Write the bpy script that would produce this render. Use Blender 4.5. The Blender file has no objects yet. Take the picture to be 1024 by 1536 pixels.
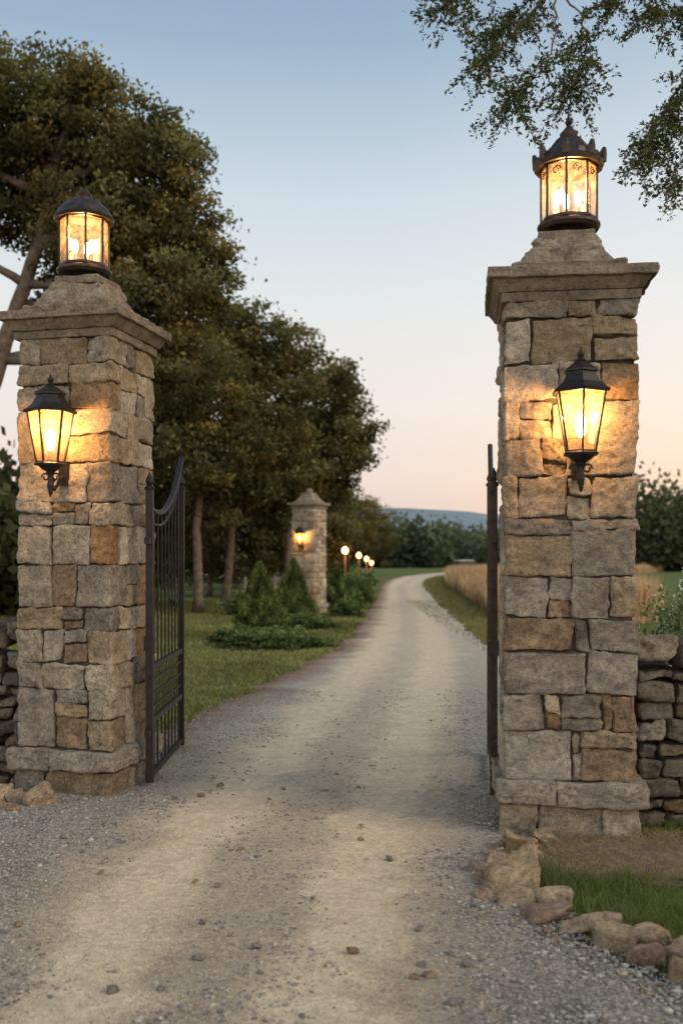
import bpy, math, numpy as np
from mathutils import Vector
rng=np.random.default_rng(7)
scene=bpy.context.scene
R=math.radians

# ---------------------------------------------------------------- helpers
def vnoise(p,seed=0.0):
    i=np.floor(p); f=p-i; u=f*f*(3-2*f)
    def h(a,b,c):
        s=np.sin(a*127.1+b*311.7+c*74.7+seed*13.7)*43758.5453
        return s-np.floor(s)
    x,y,z=i[:,0],i[:,1],i[:,2]
    def L(a,b,t): return a+(b-a)*t
    x0=L(h(x,y,z),h(x+1,y,z),u[:,0]); x1=L(h(x,y+1,z),h(x+1,y+1,z),u[:,0])
    x2=L(h(x,y,z+1),h(x+1,y,z+1),u[:,0]); x3=L(h(x,y+1,z+1),h(x+1,y+1,z+1),u[:,0])
    return L(L(x0,x1,u[:,1]),L(x2,x3,u[:,1]),u[:,2])

def make_obj(name,V,F,mat,C=None,smooth=False,parent=None,loc=(0,0,0),rotz=0,attrs=None):
    V=np.asarray(V,dtype=np.float32); F=np.asarray(F,dtype=np.int32)
    me=bpy.data.meshes.new(name)
    me.vertices.add(len(V)); me.vertices.foreach_set('co',V.ravel())
    k=F.shape[1]
    me.loops.add(F.size); me.loops.foreach_set('vertex_index',F.ravel())
    me.polygons.add(len(F)); me.polygons.foreach_set('loop_start',np.arange(0,F.size,k,dtype=np.int32))
    me.polygons.foreach_set('use_smooth',np.full(len(F),smooth,dtype=bool))
    me.update(calc_edges=True)
    if C is not None:
        C=np.asarray(C,dtype=np.float32)
        if C.shape[1]==3: C=np.hstack([C,np.ones((len(C),1),np.float32)])
        a=me.color_attributes.new('Col','FLOAT_COLOR','POINT'); a.data.foreach_set('color',C.ravel())
    if attrs:
        for n,v in attrs.items():
            a=me.attributes.new(n,'FLOAT','POINT'); a.data.foreach_set('value',np.asarray(v,dtype=np.float32))
    me.materials.append(mat)
    o=bpy.data.objects.new(name,me); scene.collection.objects.link(o)
    o.location=loc; o.rotation_euler[2]=rotz
    if parent: o.parent=parent
    return o

def empty(name,loc=(0,0,0),rotz=0,parent=None,scale=1):
    e=bpy.data.objects.new(name,None); scene.collection.objects.link(e)
    e.location=loc; e.rotation_euler[2]=rotz; e.scale=(scale,)*3; e.empty_display_size=.1
    if parent: e.parent=parent
    return e

class Buf:
    def __init__(s): s.V=[];s.F=[];s.C=[];s.n=0
    def add(s,V,F,col=(1,1,1)):
        V=np.asarray(V,float); F=np.asarray(F)
        if F.shape[1]==3: F=np.hstack([F,F[:,2:3]])
        s.V.append(V); s.F.append(F+s.n); s.n+=len(V)
        c=np.asarray(col,float)
        if c.ndim==1: c=np.tile(c,(len(V),1))
        s.C.append(c)
    def obj(s,name,mat,tri=False,**k):
        F=np.vstack(s.F)
        return make_obj(name,np.vstack(s.V),F,mat,C=np.vstack(s.C),**k)

# stone template
def template(N):
    idx={};V=[];F=[]
    def g(i,j,k):
        t=(i,j,k)
        if t not in idx: idx[t]=len(V); V.append(t)
        return idx[t]
    for a in range(N):
        for b in range(N):
            F.append([g(0,a,b),g(0,a,b+1),g(0,a+1,b+1),g(0,a+1,b)])
            F.append([g(N,a,b),g(N,a+1,b),g(N,a+1,b+1),g(N,a,b+1)])
            F.append([g(a,0,b),g(a+1,0,b),g(a+1,0,b+1),g(a,0,b+1)])
            F.append([g(a,N,b),g(a,N,b+1),g(a+1,N,b+1),g(a+1,N,b)])
            F.append([g(a,b,0),g(a,b+1,0),g(a+1,b+1,0),g(a+1,b,0)])
            F.append([g(a,b,N),g(a+1,b,N),g(a+1,b+1,N),g(a,b+1,N)])
    return np.array(V),np.array(F)
TPL={n:template(n) for n in (4,6,8,12,16,18)}
_sc=[0]
def stone(buf,c,h,col,r=.015,amp=.018,amp2=.008,N=12,taper=(1,1),jit=.006,rot=None,lowf=1.0):
    _sc[0]+=1; sd=_sc[0]*3.17
    I,F=TPL[N]; h=np.asarray(h,float); r=min(r,h.min()*.8)
    P=np.zeros((len(I),3))
    for ax in range(3):
        H=h[ax]
        if N<6: arr=np.concatenate([[-H],np.linspace(-(H-r),H-r,N-1),[H]])
        else: arr=np.concatenate([[-H,-H+.35*r],np.linspace(-(H-r),H-r,N-3),[H-.35*r,H]])
        P[:,ax]=arr[I[:,ax]]
    pin=np.clip(P,-(h-r),h-r); d=P-pin; n=np.linalg.norm(d,axis=1,keepdims=True); n[n==0]=1
    dn=d/n; Q=pin+dn*r
    q=Q/h
    J=rng.uniform(-jit,jit,(3,4))
    Q[:,0]+=J[0,0]*q[:,2]+J[0,1]*q[:,1]+J[0,2]*q[:,1]*q[:,2]
    Q[:,2]+=J[2,0]*q[:,0]+J[2,1]*q[:,1]+J[2,2]*q[:,0]*q[:,1]
    Q[:,1]+=J[1,0]*q[:,0]+J[1,1]*q[:,2]
    t=(q[:,2]+1)/2; s=taper[0]+(taper[1]-taper[0])*t
    Q[:,0]*=s; Q[:,1]*=s
    W=Q+np.asarray(c)
    nn=(vnoise(W*6+sd,sd)-.5)*amp*1.6*lowf+(vnoise(W*19+sd,sd)-.5)*amp*1.1+(vnoise(W*42+sd,sd)-.5)*amp2*2.4+(vnoise(W*90+sd,sd)-.5)*amp2
    Q=Q+dn*nn[:,None]
    if rot is not None:
        Q=Q@rot.T
    shade=1+(vnoise(W*9+sd,sd+5)-.5)*.35
    C=np.asarray(col)[None,:]*shade[:,None]
    buf.add(Q+np.asarray(c),F,C)

def rotm(ax,ay,az):
    a,b,c=ax,ay,az
    X=np.array([[1,0,0],[0,math.cos(a),-math.sin(a)],[0,math.sin(a),math.cos(a)]])
    Y=np.array([[math.cos(b),0,math.sin(b)],[0,1,0],[-math.sin(b),0,math.cos(b)]])
    Z=np.array([[math.cos(c),-math.sin(c),0],[math.sin(c),math.cos(c),0],[0,0,1]])
    return Z@Y@X

def tube(buf,pts,rad,sides=7,col=(1,1,1),cap=True):
    pts=np.asarray(pts,float); n=len(pts)
    rad=np.full(n,rad) if np.isscalar(rad) else np.asarray(rad,float)
    T=np.gradient(pts,axis=0); T/=np.linalg.norm(T,axis=1,keepdims=True)+1e-9
    ref=np.array([0,0,1.]) if abs(T[0][2])<.9 else np.array([1.,0,0])
    V=[]
    u=np.cross(T[0],ref); u/=np.linalg.norm(u)
    for i in range(n):
        u=u-T[i]*np.dot(u,T[i]); u/=np.linalg.norm(u)+1e-9
        v=np.cross(T[i],u)
        a=np.arange(sides)*2*math.pi/sides+math.pi/sides
        V.append(pts[i]+rad[i]*(np.cos(a)[:,None]*u+np.sin(a)[:,None]*v))
    V=np.vstack(V); F=[]
    for i in range(n-1):
        for j in range(sides):
            k=(j+1)%sides
            F.append([i*sides+j,i*sides+k,(i+1)*sides+k,(i+1)*sides+j])
    if cap:
        V=np.vstack([V,pts[0],pts[-1]]); a0=n*sides;a1=a0+1
        for j in range(sides):
            k=(j+1)%sides
            F.append([a0,k,j,j]); F.append([a1,(n-1)*sides+j,(n-1)*sides+k,(n-1)*sides+k])
    buf.add(V,np.array(F),col)

def lathe(buf,prof,sides,phase=0,col=(1,1,1),c=(0,0)):
    V=[];F=[]
    for (r,z) in prof:
        for j in range(sides):
            a=j*2*math.pi/sides+phase
            V.append([c[0]+r*math.cos(a),c[1]+r*math.sin(a),z])
    n=len(prof)
    for i in range(n-1):
        for j in range(sides):
            k=(j+1)%sides
            F.append([i*sides+j,i*sides+k,(i+1)*sides+k,(i+1)*sides+j])
    buf.add(np.array(V),np.array(F),col)

def box(buf,c,h,col=(1,1,1)):
    s=np.array([[-1,-1,-1],[1,-1,-1],[1,1,-1],[-1,1,-1],[-1,-1,1],[1,-1,1],[1,1,1],[-1,1,1]],float)
    F=np.array([[0,3,2,1],[4,5,6,7],[0,1,5,4],[1,2,6,5],[2,3,7,6],[3,0,4,7]])
    buf.add(s*np.asarray(h)+np.asarray(c),F,col)

# ---------------------------------------------------------------- materials
def newmat(name):
    m=bpy.data.materials.new(name); m.use_nodes=True; nt=m.node_tree; nt.nodes.clear()
    o=nt.nodes.new('ShaderNodeOutputMaterial'); return m,nt,o
def N(nt,t,**k):
    n=nt.nodes.new(t)
    for a,b in k.items(): setattr(n,a,b)
    return n
def noise(nt,vec,scale,detail=4,rough=.6):
    n=N(nt,'ShaderNodeTexNoise'); n.inputs['Scale'].default_value=scale; n.inputs['Detail'].default_value=detail
    n.inputs['Roughness'].default_value=rough; nt.links.new(vec,n.inputs['Vector']); return n.outputs['Fac']
def ramp(nt,fac,stops):
    r=N(nt,'ShaderNodeValToRGB'); e=r.color_ramp.elements
    while len(e)>1: e.remove(e[0])
    e[0].position=stops[0][0]; c=stops[0][1]; e[0].color=(*c,1) if len(c)==3 else c
    for p,c in stops[1:]:
        x=e.new(p); x.color=(*c,1)
    nt.links.new(fac,r.inputs[0]); return r.outputs[0]
def mix(nt,fac,a,b,mode='MIX'):
    m=N(nt,'ShaderNodeMix',data_type='RGBA',blend_type=mode)
    for s,v in ((0,fac),(6,a),(7,b)):
        if isinstance(v,(int,float)): m.inputs[s].default_value=v
        elif isinstance(v,tuple): m.inputs[s].default_value=(*v,1)
        else: nt.links.new(v,m.inputs[s])
    return m.outputs[2]
def math_(nt,op,a,b=None,clamp=False):
    m=N(nt,'ShaderNodeMath',operation=op,use_clamp=clamp)
    for i,v in enumerate((a,b)):
        if v is None: continue
        if isinstance(v,(int,float)): m.inputs[i].default_value=v
        else: nt.links.new(v,m.inputs[i])
    return m.outputs[0]
def attr(nt,n,out='Color'):
    a=N(nt,'ShaderNodeAttribute'); a.attribute_name=n; return a.outputs[out]
def pos(nt): return N(nt,'ShaderNodeNewGeometry').outputs['Position']
def bump(nt,h,dist,strength=1,prev=None):
    b=N(nt,'ShaderNodeBump'); b.inputs['Strength'].default_value=strength; b.inputs['Distance'].default_value=dist
    nt.links.new(h,b.inputs['Height'])
    if prev: nt.links.new(prev,b.inputs['Normal'])
    return b.outputs[0]
def princ(nt,out,col,rough=.8,norm=None,metal=0,spec=.3):
    p=N(nt,'ShaderNodeBsdfPrincipled')
    if isinstance(col,tuple): p.inputs['Base Color'].default_value=(*col,1)
    else: nt.links.new(col,p.inputs['Base Color'])
    if isinstance(rough,(int,float)): p.inputs['Roughness'].default_value=rough
    else: nt.links.new(rough,p.inputs['Roughness'])
    p.inputs['Metallic'].default_value=metal; p.inputs['Specular IOR Level'].default_value=spec
    if norm: nt.links.new(norm,p.inputs['Normal'])
    nt.links.new(p.outputs[0],out.inputs[0]); return p

def stone_mat(name):
    m,nt,o=newmat(name); p=pos(nt); c=attr(nt,'Col')
    n1=noise(nt,p,13,7,.72); n2=noise(nt,p,110,5,.8); n3=noise(nt,p,4,5,.65); n4=noise(nt,p,38,6,.75)
    v=ramp(nt,n1,[(.25,(.42,.41,.42)),(.45,(.88,.87,.86)),(.6,(1.1,1.07,1.02)),(.78,(1.65,1.53,1.33))])
    c=mix(nt,1.0,c,v,'MULTIPLY')
    v=ramp(nt,n2,[(.33,(.3,.3,.32)),(.47,(.95,.95,.95)),(.6,(1.25,1.22,1.17)),(.72,(2.1,2.05,1.95))])
    c=mix(nt,.9,c,v,'MULTIPLY')
    v=ramp(nt,n4,[(.36,(.5,.48,.47)),(.5,(1,1,1)),(.7,(1.35,1.3,1.22))])
    c=mix(nt,.75,c,v,'MULTIPLY')
    v=ramp(nt,n3,[(.42,(1.05,1.03,1)),(.62,(.78,.74,.68)),(.8,(.5,.47,.43))])
    c=mix(nt,.8,c,v,'MULTIPLY')
    b=bump(nt,n1,.035,1); b=bump(nt,n4,.02,1,b); b=bump(nt,n2,.008,1,b)
    princ(nt,o,c,.92,b,spec=.2); return m
M_stone=stone_mat('rough_stone')

def simple(name,col,rough=.6,metal=0,bsc=0,bd=.002,spec=.4,var=.3,sc=20):
    m,nt,o=newmat(name); p=pos(nt); n=noise(nt,p,sc,5)
    c=ramp(nt,n,[(.3,tuple(x*(1-var) for x in col)),(.7,tuple(x*(1+var) for x in col))])
    b=bump(nt,noise(nt,p,bsc,4),bd,.8) if bsc else None
    princ(nt,o,c,rough,b,metal,spec); return m
M_mortar=simple('mortar',(.06,.05,.038),.95,bsc=60,bd=.006)
M_iron=simple('black_iron',(.018,.015,.013),.5,.3,bsc=120,bd=.001,var=.5,sc=30)
M_bronze=simple('aged_bronze',(.05,.036,.028),.42,.6,bsc=80,bd=.001,var=.5,sc=25)
M_rust=simple('weathered_iron',(.035,.024,.018),.6,.2,bsc=90,bd=.002,var=.6,sc=18)
M_bark=simple('bark',(.13,.1,.072),.95,bsc=14,bd=.03,var=.5,sc=8)
M_wood=simple('lamp_post_wood',(.22,.11,.07),.8,bsc=30,bd=.003)
M_hill=simple('hazy_hill_forest',(.19,.24,.265),1,var=.15,sc=.02)  # distance haze is mixed into this blue-grey base colour

def leafmat(name,trans=.3,var=.25):
    m,nt,o=newmat(name); c=attr(nt,'Col')
    d=N(nt,'ShaderNodeBsdfDiffuse'); t=N(nt,'ShaderNodeBsdfTranslucent'); s=N(nt,'ShaderNodeMixShader')
    nt.links.new(c,d.inputs[0]); c2=mix(nt,1.0,c,(1.25,1.25,.65),'MULTIPLY'); nt.links.new(c2,t.inputs[0])
    s.inputs[0].default_value=trans; nt.links.new(d.outputs[0],s.inputs[1]); nt.links.new(t.outputs[0],s.inputs[2])
    nt.links.new(s.outputs[0],o.inputs[0]); return m
M_leaf=leafmat('leaves'); M_grass=leafmat('grass_blades',.25)

def glassmat(name,tint,tr=.55):
    m,nt,o=newmat(name)
    t=N(nt,'ShaderNodeBsdfTransparent'); t.inputs[0].default_value=(1,.95,.85,1)
    l=N(nt,'ShaderNodeBsdfTranslucent'); l.inputs[0].default_value=(*tint,1)
    g=N(nt,'ShaderNodeBsdfGlossy'); g.inputs['Roughness'].default_value=.12
    s=N(nt,'ShaderNodeMixShader'); s2=N(nt,'ShaderNodeMixShader')
    n=noise(nt,pos(nt),22,3); f=ramp(nt,n,[(.35,(tr-.2,)*3),(.65,(tr+.15,)*3)])
    nt.links.new(f,s.inputs[0]); nt.links.new(l.outputs[0],s.inputs[1]); nt.links.new(t.outputs[0],s.inputs[2])
    s2.inputs[0].default_value=.08; nt.links.new(s.outputs[0],s2.inputs[1]); nt.links.new(g.outputs[0],s2.inputs[2])
    nt.links.new(s2.outputs[0],o.inputs[0]); return m
M_glass=glassmat('seeded_glass',(.36,.25,.14),.76)
M_frost=glassmat('frosted_glass',(.19,.12,.06),.64)
def emis(name,col,s):
    m,nt,o=newmat(name); e=N(nt,'ShaderNodeEmission'); e.inputs[0].default_value=(*col,1); e.inputs[1].default_value=s
    nt.links.new(e.outputs[0],o.inputs[0]); return m
M_bulb=emis('bulb_glow',(1,.68,.33),35)
M_bulb2=emis('small_lamp_glow',(1,.44,.13),16)

def point(name,loc,energy,parent=None,r=.03,col=(1,.52,.19)):
    l=bpy.data.lights.new(name,'POINT'); l.energy=energy; l.color=col; l.shadow_soft_size=r
    o=bpy.data.objects.new(name,l); scene.collection.objects.link(o); o.location=loc
    if parent:o.parent=parent
    return o

# ---------------------------------------------------------------- pillars
PAL=[((.42,.365,.29),4),((.36,.325,.275),3),((.48,.42,.33),3),((.38,.305,.21),1.8),((.28,.25,.215),1.4),((.38,.27,.165),.5),((.52,.475,.4),1.8),((.43,.35,.25),1.8)]
pw=np.array([p[1] for p in PAL]);pw=pw/pw.sum()
def scol():
    c=np.array(PAL[rng.choice(len(PAL),p=pw)][0]); return c*rng.uniform(.85,1.15)
def split_random(a,b,mn,mx):
    out=[];x=a
    while x<b-1e-6:
        w=rng.uniform(mn,mx)
        if b-(x+w)<mn: w=b-x
        out.append((x,x+w)); x+=w
    return out
def pillar(loc,rotz,w,courses,NN=18):
    E=empty('stone_gate_pillar',loc,rotz)
    B=Buf(); hw=w/2
    SR=.010
    for ci,(z0,z1,cells) in enumerate(courses):
        for fi,cell in enumerate(cells):
            f0,f1=cell[0],cell[1]; sp=[0]+list(cell[2] if len(cell)>2 else [])+[1]
            for s0,s1 in zip(sp[:-1],sp[1:]):
                a=-hw+f0*w; b=-hw+f1*w; g=rng.uniform(.002,.006)
                zz0=z0+(z1-z0)*s0; zz1=z0+(z1-z0)*s1
                dep=(.13 if (ci%2) else .24) if (f0==0 or f1==1) else .16
                pr=rng.uniform(-.010,.016); px0=rng.uniform(-.006,.010) if f0==0 else 0; px1=rng.uniform(-.006,.010) if f1==1 else 0
                col=np.array(cell[3])*1.15 if len(cell)>3 and s0==0 else scol()
                stone(B,((a-px0+b+px1)/2,-hw-pr+dep/2,(zz0+zz1)/2),((b+px1-a+px0)/2-g,dep/2,(zz1-zz0)/2-g),col,r=SR,N=NN,jit=.007,amp=.016,amp2=.006,lowf=.7)
        dep=.13 if ci%2 else .24
        for sgn in (1,-1):
            for (a,b) in split_random(-hw+dep+.002,hw,.11,.3):
                n=1 if (z1-z0)<.2 or rng.random()<.5 else 2
                for k in range(n):
                    g=rng.uniform(.002,.005)
                    q0=z0+(z1-z0)*k/n;q1=z0+(z1-z0)*(k+1)/n
                    pr=rng.uniform(-.008,.014)
                    stone(B,(sgn*(hw+pr-.08),(a+b)/2,(q0+q1)/2),(.08,(b-a)/2-g,(q1-q0)/2-g),scol()*1.1,r=SR,N=min(NN,12),jit=.007,amp=.016,amp2=.006,lowf=.7)
        for (a,b) in split_random(-hw+.17,hw-.17,.15,.3):
            stone(B,((a+b)/2,hw-.08,(z0+z1)/2),((b-a)/2-g,.09,(z1-z0)/2-g),scol(),N=6)
    B.obj('shaft_stones',M_stone,smooth=True,parent=E)
    g=.004
    B=Buf(); ztop=courses[0][1]; box(B,(0,0,(.1+ztop)/2),(hw-.026,hw-.026,(ztop-.1)/2)); B.obj('mortar_core',M_mortar,parent=E)
    # plinth
    B=Buf(); bw=hw+.015
    for (a,b) in split_random(-bw,bw,.2,.36):
        stone(B,((a+b)/2,-bw+.15,.065),((b-a)/2-g,.15,.105),scol()*.9,r=.014,N=NN)
    for sgn in (1,-1):
        for (a,b) in split_random(-bw+.3,bw,.2,.36):
            stone(B,(sgn*(bw-.12),(a+b)/2,.065),(.12,(b-a)/2-g,.105),scol()*.9,r=.014,N=NN)
    sw=hw+.055; cut=rng.uniform(-.1,.1)
    gc=np.array((.38,.345,.295))
    stone(B,((-sw+cut)/2,0,.243),((sw+cut)/2-.002,sw,.07),gc,r=.014,amp=.014,N=18,jit=.003)
    stone(B,((sw+cut)/2,0,.243),((sw-cut)/2-.002,sw,.07),gc*1.06,r=.014,amp=.014,N=18,jit=.003)
    B.obj('plinth',M_stone,smooth=True,parent=E)
    # cap
    B=Buf(); cc=np.array((.30,.26,.21))
    cw=hw+.085
    z=ztop
    stone(B,(0,0,z+.022),(hw+.02,hw+.02,.028),cc,r=.008,amp=.006,amp2=.003,N=18,jit=.002,lowf=.4)
    stone(B,(0,0,z+.082),(cw-.012,cw-.012,.034),cc*.95,r=.006,amp=.005,amp2=.003,N=18,taper=(.9,1.0),jit=.001,lowf=.3)
    stone(B,(0,0,z+.145),(cw+.012,cw+.012,.03),cc*1.08,r=.007,amp=.009,amp2=.005,N=18,jit=.002,lowf=.4)
    stone(B,(0,0,z+.2),(.32,.32,.045),cc*1.1,r=.014,amp=.014,N=18,jit=.005)
    stone(B,(0,0,z+.285),(.285,.285,.07),cc*1.2,r=.02,amp=.024,N=18,taper=(1,.74),jit=.008)
    stone(B,(0,0,z+.375),(.205,.205,.05),cc*1.2,r=.02,amp=.02,N=18,taper=(1.02,.84),jit=.008)
    stone(B,(0,0,z+.435),(.165,.165,.03),cc*1.1,r=.012,amp=.006,N=8,jit=.002)
    B.obj('cap',M_stone,smooth=True,parent=E)
    return E
def conv(lst,x0,x1,k,ztop=3.05,zbot=.315):
    y0=lst[0][0]; y1=lst[-1][1]; out=[]
    f=lambda y: ztop-(y-y0)/(y1-y0)*(ztop-zbot)
    for (a,b,cells) in lst:
        cs=[]
        for c in cells:
            inner=[]
            if len(c)>2: inner=sorted([(b-y)/(b-a) for y in c[2]])
            t=((c[0]-x0)/(x1-x0),(c[1]-x0)/(x1-x0),inner)
            if len(c)>3: t=t+(c[3],)
            cs.append(t)
        out.append((f(b),f(a),cs))
    return out
OR=(.36,.225,.12); BR=(.29,.215,.145)
right_layout=[(445,472,[(757,850),(850,895),(895,955)]),
(472,540,[(757,797),(797,888),(888,955,[502])]),
(540,597,[(757,840),(840,900),(900,955)]),
(597,655,[(757,780),(780,828,[625]),(828,880),(880,955)]),
(655,712,[(757,812),(812,850,[690]),(850,955)]),
(712,775,[(757,778),(778,852),(852,887,[740]),(887,955)]),
(775,862,[(757,858,[800]),(858,955,[792])]),
(862,925,[(757,822),(822,858,[898],BR),(858,915),(915,955)]),
(925,975,[(757,862,[],BR),(862,882),(882,955)]),
(975,1040,[(757,880),(880,955)]),
(1040,1095,[(757,818),(818,842,[1068]),(842,902,[1075]),(902,918),(918,955,[],BR)]),
(1095,1170,[(757,858,[],(.4,.37,.32)),(858,872,[1130]),(872,955,[1120],BR)])]
left_layout=[(500,540,[(30,62),(62,130),(130,165)]),
(540,610,[(30,105,[572]),(105,165,[568])]),
(610,690,[(30,90),(90,165,[650])]),
(690,750,[(30,130),(130,165)]),
(750,785,[(30,80,[767]),(80,112,[767]),(112,135),(135,165)]),
(785,845,[(30,80),(80,135),(135,165,[],OR)]),
(845,910,[(30,78),(78,115,[],BR),(115,165)]),
(910,945,[(30,95),(95,125,[930],BR),(125,165)]),
(945,995,[(30,65),(65,95),(95,130,[965],BR),(130,165)]),
(995,1035,[(30,65),(65,128),(128,165)]),
(1035,1125,[(30,85),(85,130,[1055,1078],BR),(130,165,[1080])])]
PR=((1.345,6.05,0),R(-7),.74); PL=((-1.765,6.978,0),R(-13),.68); P3=((-.94,29.1,0),R(-27),.74)
pillar(*PR,conv(right_layout,757,955,0))
pillar(*PL,conv(left_layout,30,165,0))
p3=pillar(*P3,conv(right_layout,757,955,0),NN=6)
B=Buf(); lathe(B,[(0,3.66),(.09,3.63),(.11,3.57),(.06,3.5),(.1,3.46)],12,col=(.3,.27,.22)); B.obj('ball_finial',M_stone,smooth=True,parent=p3)

# ---------------------------------------------------------------- lanterns
def bulb(B,c,r,h):
    prof=[(r*math.sin(t)*(1-.25*(t/math.pi)),c[2]-h*math.cos(t)) for t in np.linspace(0.01,math.pi-.01,9)]
    lathe(B,prof,10,c=(c[0],c[1]))
def top_lantern(base,rotz,fancy):
    E=empty('pillar_lantern',base,rotz)
    n=8; ph=math.pi/8
    B=Buf()
    lathe(B,[(0,0),(.13,0),(.135,.02),(.11,.04),(.13,.055),(.175,.065),(.188,.085),(.188,.1),(.165,.115),(0,.115)],24)
    r=.165; z0=.115; z1=.455
    for j in range(n):
        a=j*2*math.pi/n+ph; p=(r*math.cos(a),r*math.sin(a))
        tube(B,[(p[0],p[1],z0),(p[0],p[1],z1)],.0085,4)
    for z in (z0+.01,z1-.01):
        pts=[(r*math.cos(j*2*math.pi/n+ph),r*math.sin(j*2*math.pi/n+ph),z) for j in range(n+1)]
        tube(B,pts,.011,4)
    if fancy:
        lathe(B,[(.16,z1-.01),(.205,z1-.015),(.212,z1+.01),(.2,z1+.025),(.19,z1+.055),(.15,z1+.08),(.11,z1+.12),(.075,z1+.165),(.05,z1+.18),(.055,z1+.2),(.035,z1+.22),(.012,z1+.25),(.024,z1+.27),(.012,z1+.29),(.002,z1+.35)],16)
        for j in range(n):
            a=j*2*math.pi/n+ph; ca,sa=math.cos(a),math.sin(a)
            tube(B,[(.195*ca,.195*sa,z1+.01),(.2*ca,.2*sa,z1+.06),(.209*ca,.209*sa,z1+.095)],[.026,.024,.012],5)
        for j in range(n):
            a=(j+.5)*2*math.pi/n+ph; ca,sa=math.cos(a),math.sin(a); rr=r*.93
            pts=[]
            for t in np.linspace(0,2*math.pi*1.3,16):
                q=.028*(1-t/12); u=q*math.cos(t); v=q*math.sin(t)
                pts.append((rr*ca-u*sa,rr*sa+u*ca,z1-.06+v))
            tube(B,pts,.0035,4)
    else:
        lathe(B,[(.16,z1-.01),(.2,z1-.015),(.208,z1+.005),(.195,z1+.02),(.175,z1+.06),(.135,z1+.1),(.075,z1+.125),(.06,z1+.13),(.06,z1+.145),(.045,z1+.16),(.05,z1+.175),(.03,z1+.2),(.004,z1+.21)],24)
    B.obj('frame',M_bronze,parent=E)
    B=Buf()
    for j in range(n):
        a0=j*2*math.pi/n+ph; a1=(j+1)*2*math.pi/n+ph; q=r-.004
        B.add([[q*math.cos(a0),q*math.sin(a0),z0],[q*math.cos(a1),q*math.sin(a1),z0],[q*math.cos(a1),q*math.sin(a1),z1],[q*math.cos(a0),q*math.sin(a0),z1]],np.array([[0,1,2,3]]))
    B.obj('glass_panes',M_glass,parent=E)
    B=Buf(); C=Buf()
    for (x,y) in ((-.055,-.03),(.055,-.01),(0,.05)):
        bulb(B,(x,y,z0+.15),.024,.048); tube(C,[(x,y,z0),(x,y,z0+.1)],.012,8)
    B.obj('bulbs',M_bulb,smooth=True,parent=E); C.obj('candle_tubes',simple('candle_tube',(.6,.5,.35),.6),parent=E)
    point('lamp_light',(0,0,z0+.25),15,E,.05)
top_lantern((1.375,6.06,3.495),R(5),True)
top_lantern((-1.79,6.97,3.485),R(-5),False)

def wall_lantern(lx,ly,z,parent_loc,rotz,energy=52,em=M_bulb,frost=M_frost):
    c,sn=math.cos(rotz),math.sin(rotz)
    wx=parent_loc[0]+c*lx+sn*ly; wy=parent_loc[1]+sn*lx-c*ly
    E=empty('wall_lantern',(wx,wy,z),rotz)
    n=6; ph=math.pi/6; ax=-.185
    H=.335; r0=.085; r1=.143
    B=Buf()
    def L(prof,sides=6,p=ph): lathe(B,prof,sides,p,c=(0,ax))
    L([(.0,-.012),(.1,-.012),(.104,.0),(.085,.012),(0,.012)])
    L([(.0,-.07),(.02,-.068),(.03,-.05),(.055,-.035),(.08,-.012)],12)
    for j in range(n):
        a=j*2*math.pi/n+ph
        tube(B,[(r0*math.cos(a),ax+r0*math.sin(a),0),(r1*math.cos(a),ax+r1*math.sin(a),H)],.0075,4)
    for (r,zz) in ((r0,.008),(r1,H)):
        tube(B,[(r*math.cos(j*2*math.pi/n+ph),ax+r*math.sin(j*2*math.pi/n+ph),zz) for j in range(n+1)],.009,4)
    L([(.13,H),(.165,H-.008),(.17,H+.008),(.15,H+.02),(.115,H+.05),(.09,H+.095),(.088,H+.11)])
    L([(.088,H+.105),(.098,H+.11),(.098,H+.122),(.07,H+.14),(.045,H+.16),(.025,H+.17)])
    L([(.025,H+.165),(.03,H+.175),(.012,H+.19),(.02,H+.205),(.02,H+.215),(.008,H+.225),(.002,H+.25)],10)
    t=np.linspace(0,1,14)
    pts=[(0,ax,-.06),(0,ax,-.1),(0,ax-.012,-.13),(0,ax+.01,-.155),(0,ax+.05,-.16),(0,ax+.09,-.13),(0,ax+.12,-.09),(0,ax+.16,-.07),(0,-.01,-.075)]
    tube(B,pts,[.014,.012,.011,.012,.013,.012,.012,.012,.014],7)
    tube(B,[(0,ax,-.09),(0,ax,-.14),(0,ax,-.19),(0,ax,-.215)],[.016,.022,.012,.003],8)
    sp=[(0,ax+.02+.03*(1-q*.6)*math.cos(q*7),-.11+.03*(1-q*.6)*math.sin(q*7)) for q in t]
    tube(B,sp,.007,6)
    for sg in (-1,1):
        sp=[(sg*(.035+.028*(1-q*.6)*math.cos(q*7)),ax,-.085+.028*(1-q*.6)*math.sin(q*7)) for q in t]
        tube(B,sp,.006,6)
    box(B,(0,-.008,-.05),(.03,.02,.08))
    B.obj('frame',M_iron,parent=E)
    B=Buf()
    for j in range(n):
        a0=j*2*math.pi/n+ph;a1=a0+2*math.pi/n; q0=r0-.003;q1=r1-.003
        B.add([[q0*math.cos(a0),ax+q0*math.sin(a0),.01],[q0*math.cos(a1),ax+q0*math.sin(a1),.01],[q1*math.cos(a1),ax+q1*math.sin(a1),H],[q1*math.cos(a0),ax+q1*math.sin(a0),H]],np.array([[0,1,2,3]]))
    B.obj('glass_panes',frost,parent=E)
    B=Buf(); bulb(B,(0,ax,.155),.034,.07); B.obj('bulb',em,smooth=True,parent=E)
    B=Buf(); tube(B,[(0,ax,.01),(0,ax,.085)],.02,8); B.obj('candle_tube',simple('candle_sleeve',(.6,.45,.3),.6),parent=E)
    point('lamp_light',(0,ax,.245),energy,E,.03)
wall_lantern(.035,.38,2.155,PR[0],PR[1])
wall_lantern(.01,.35,2.19,PL[0],PL[1])
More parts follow.
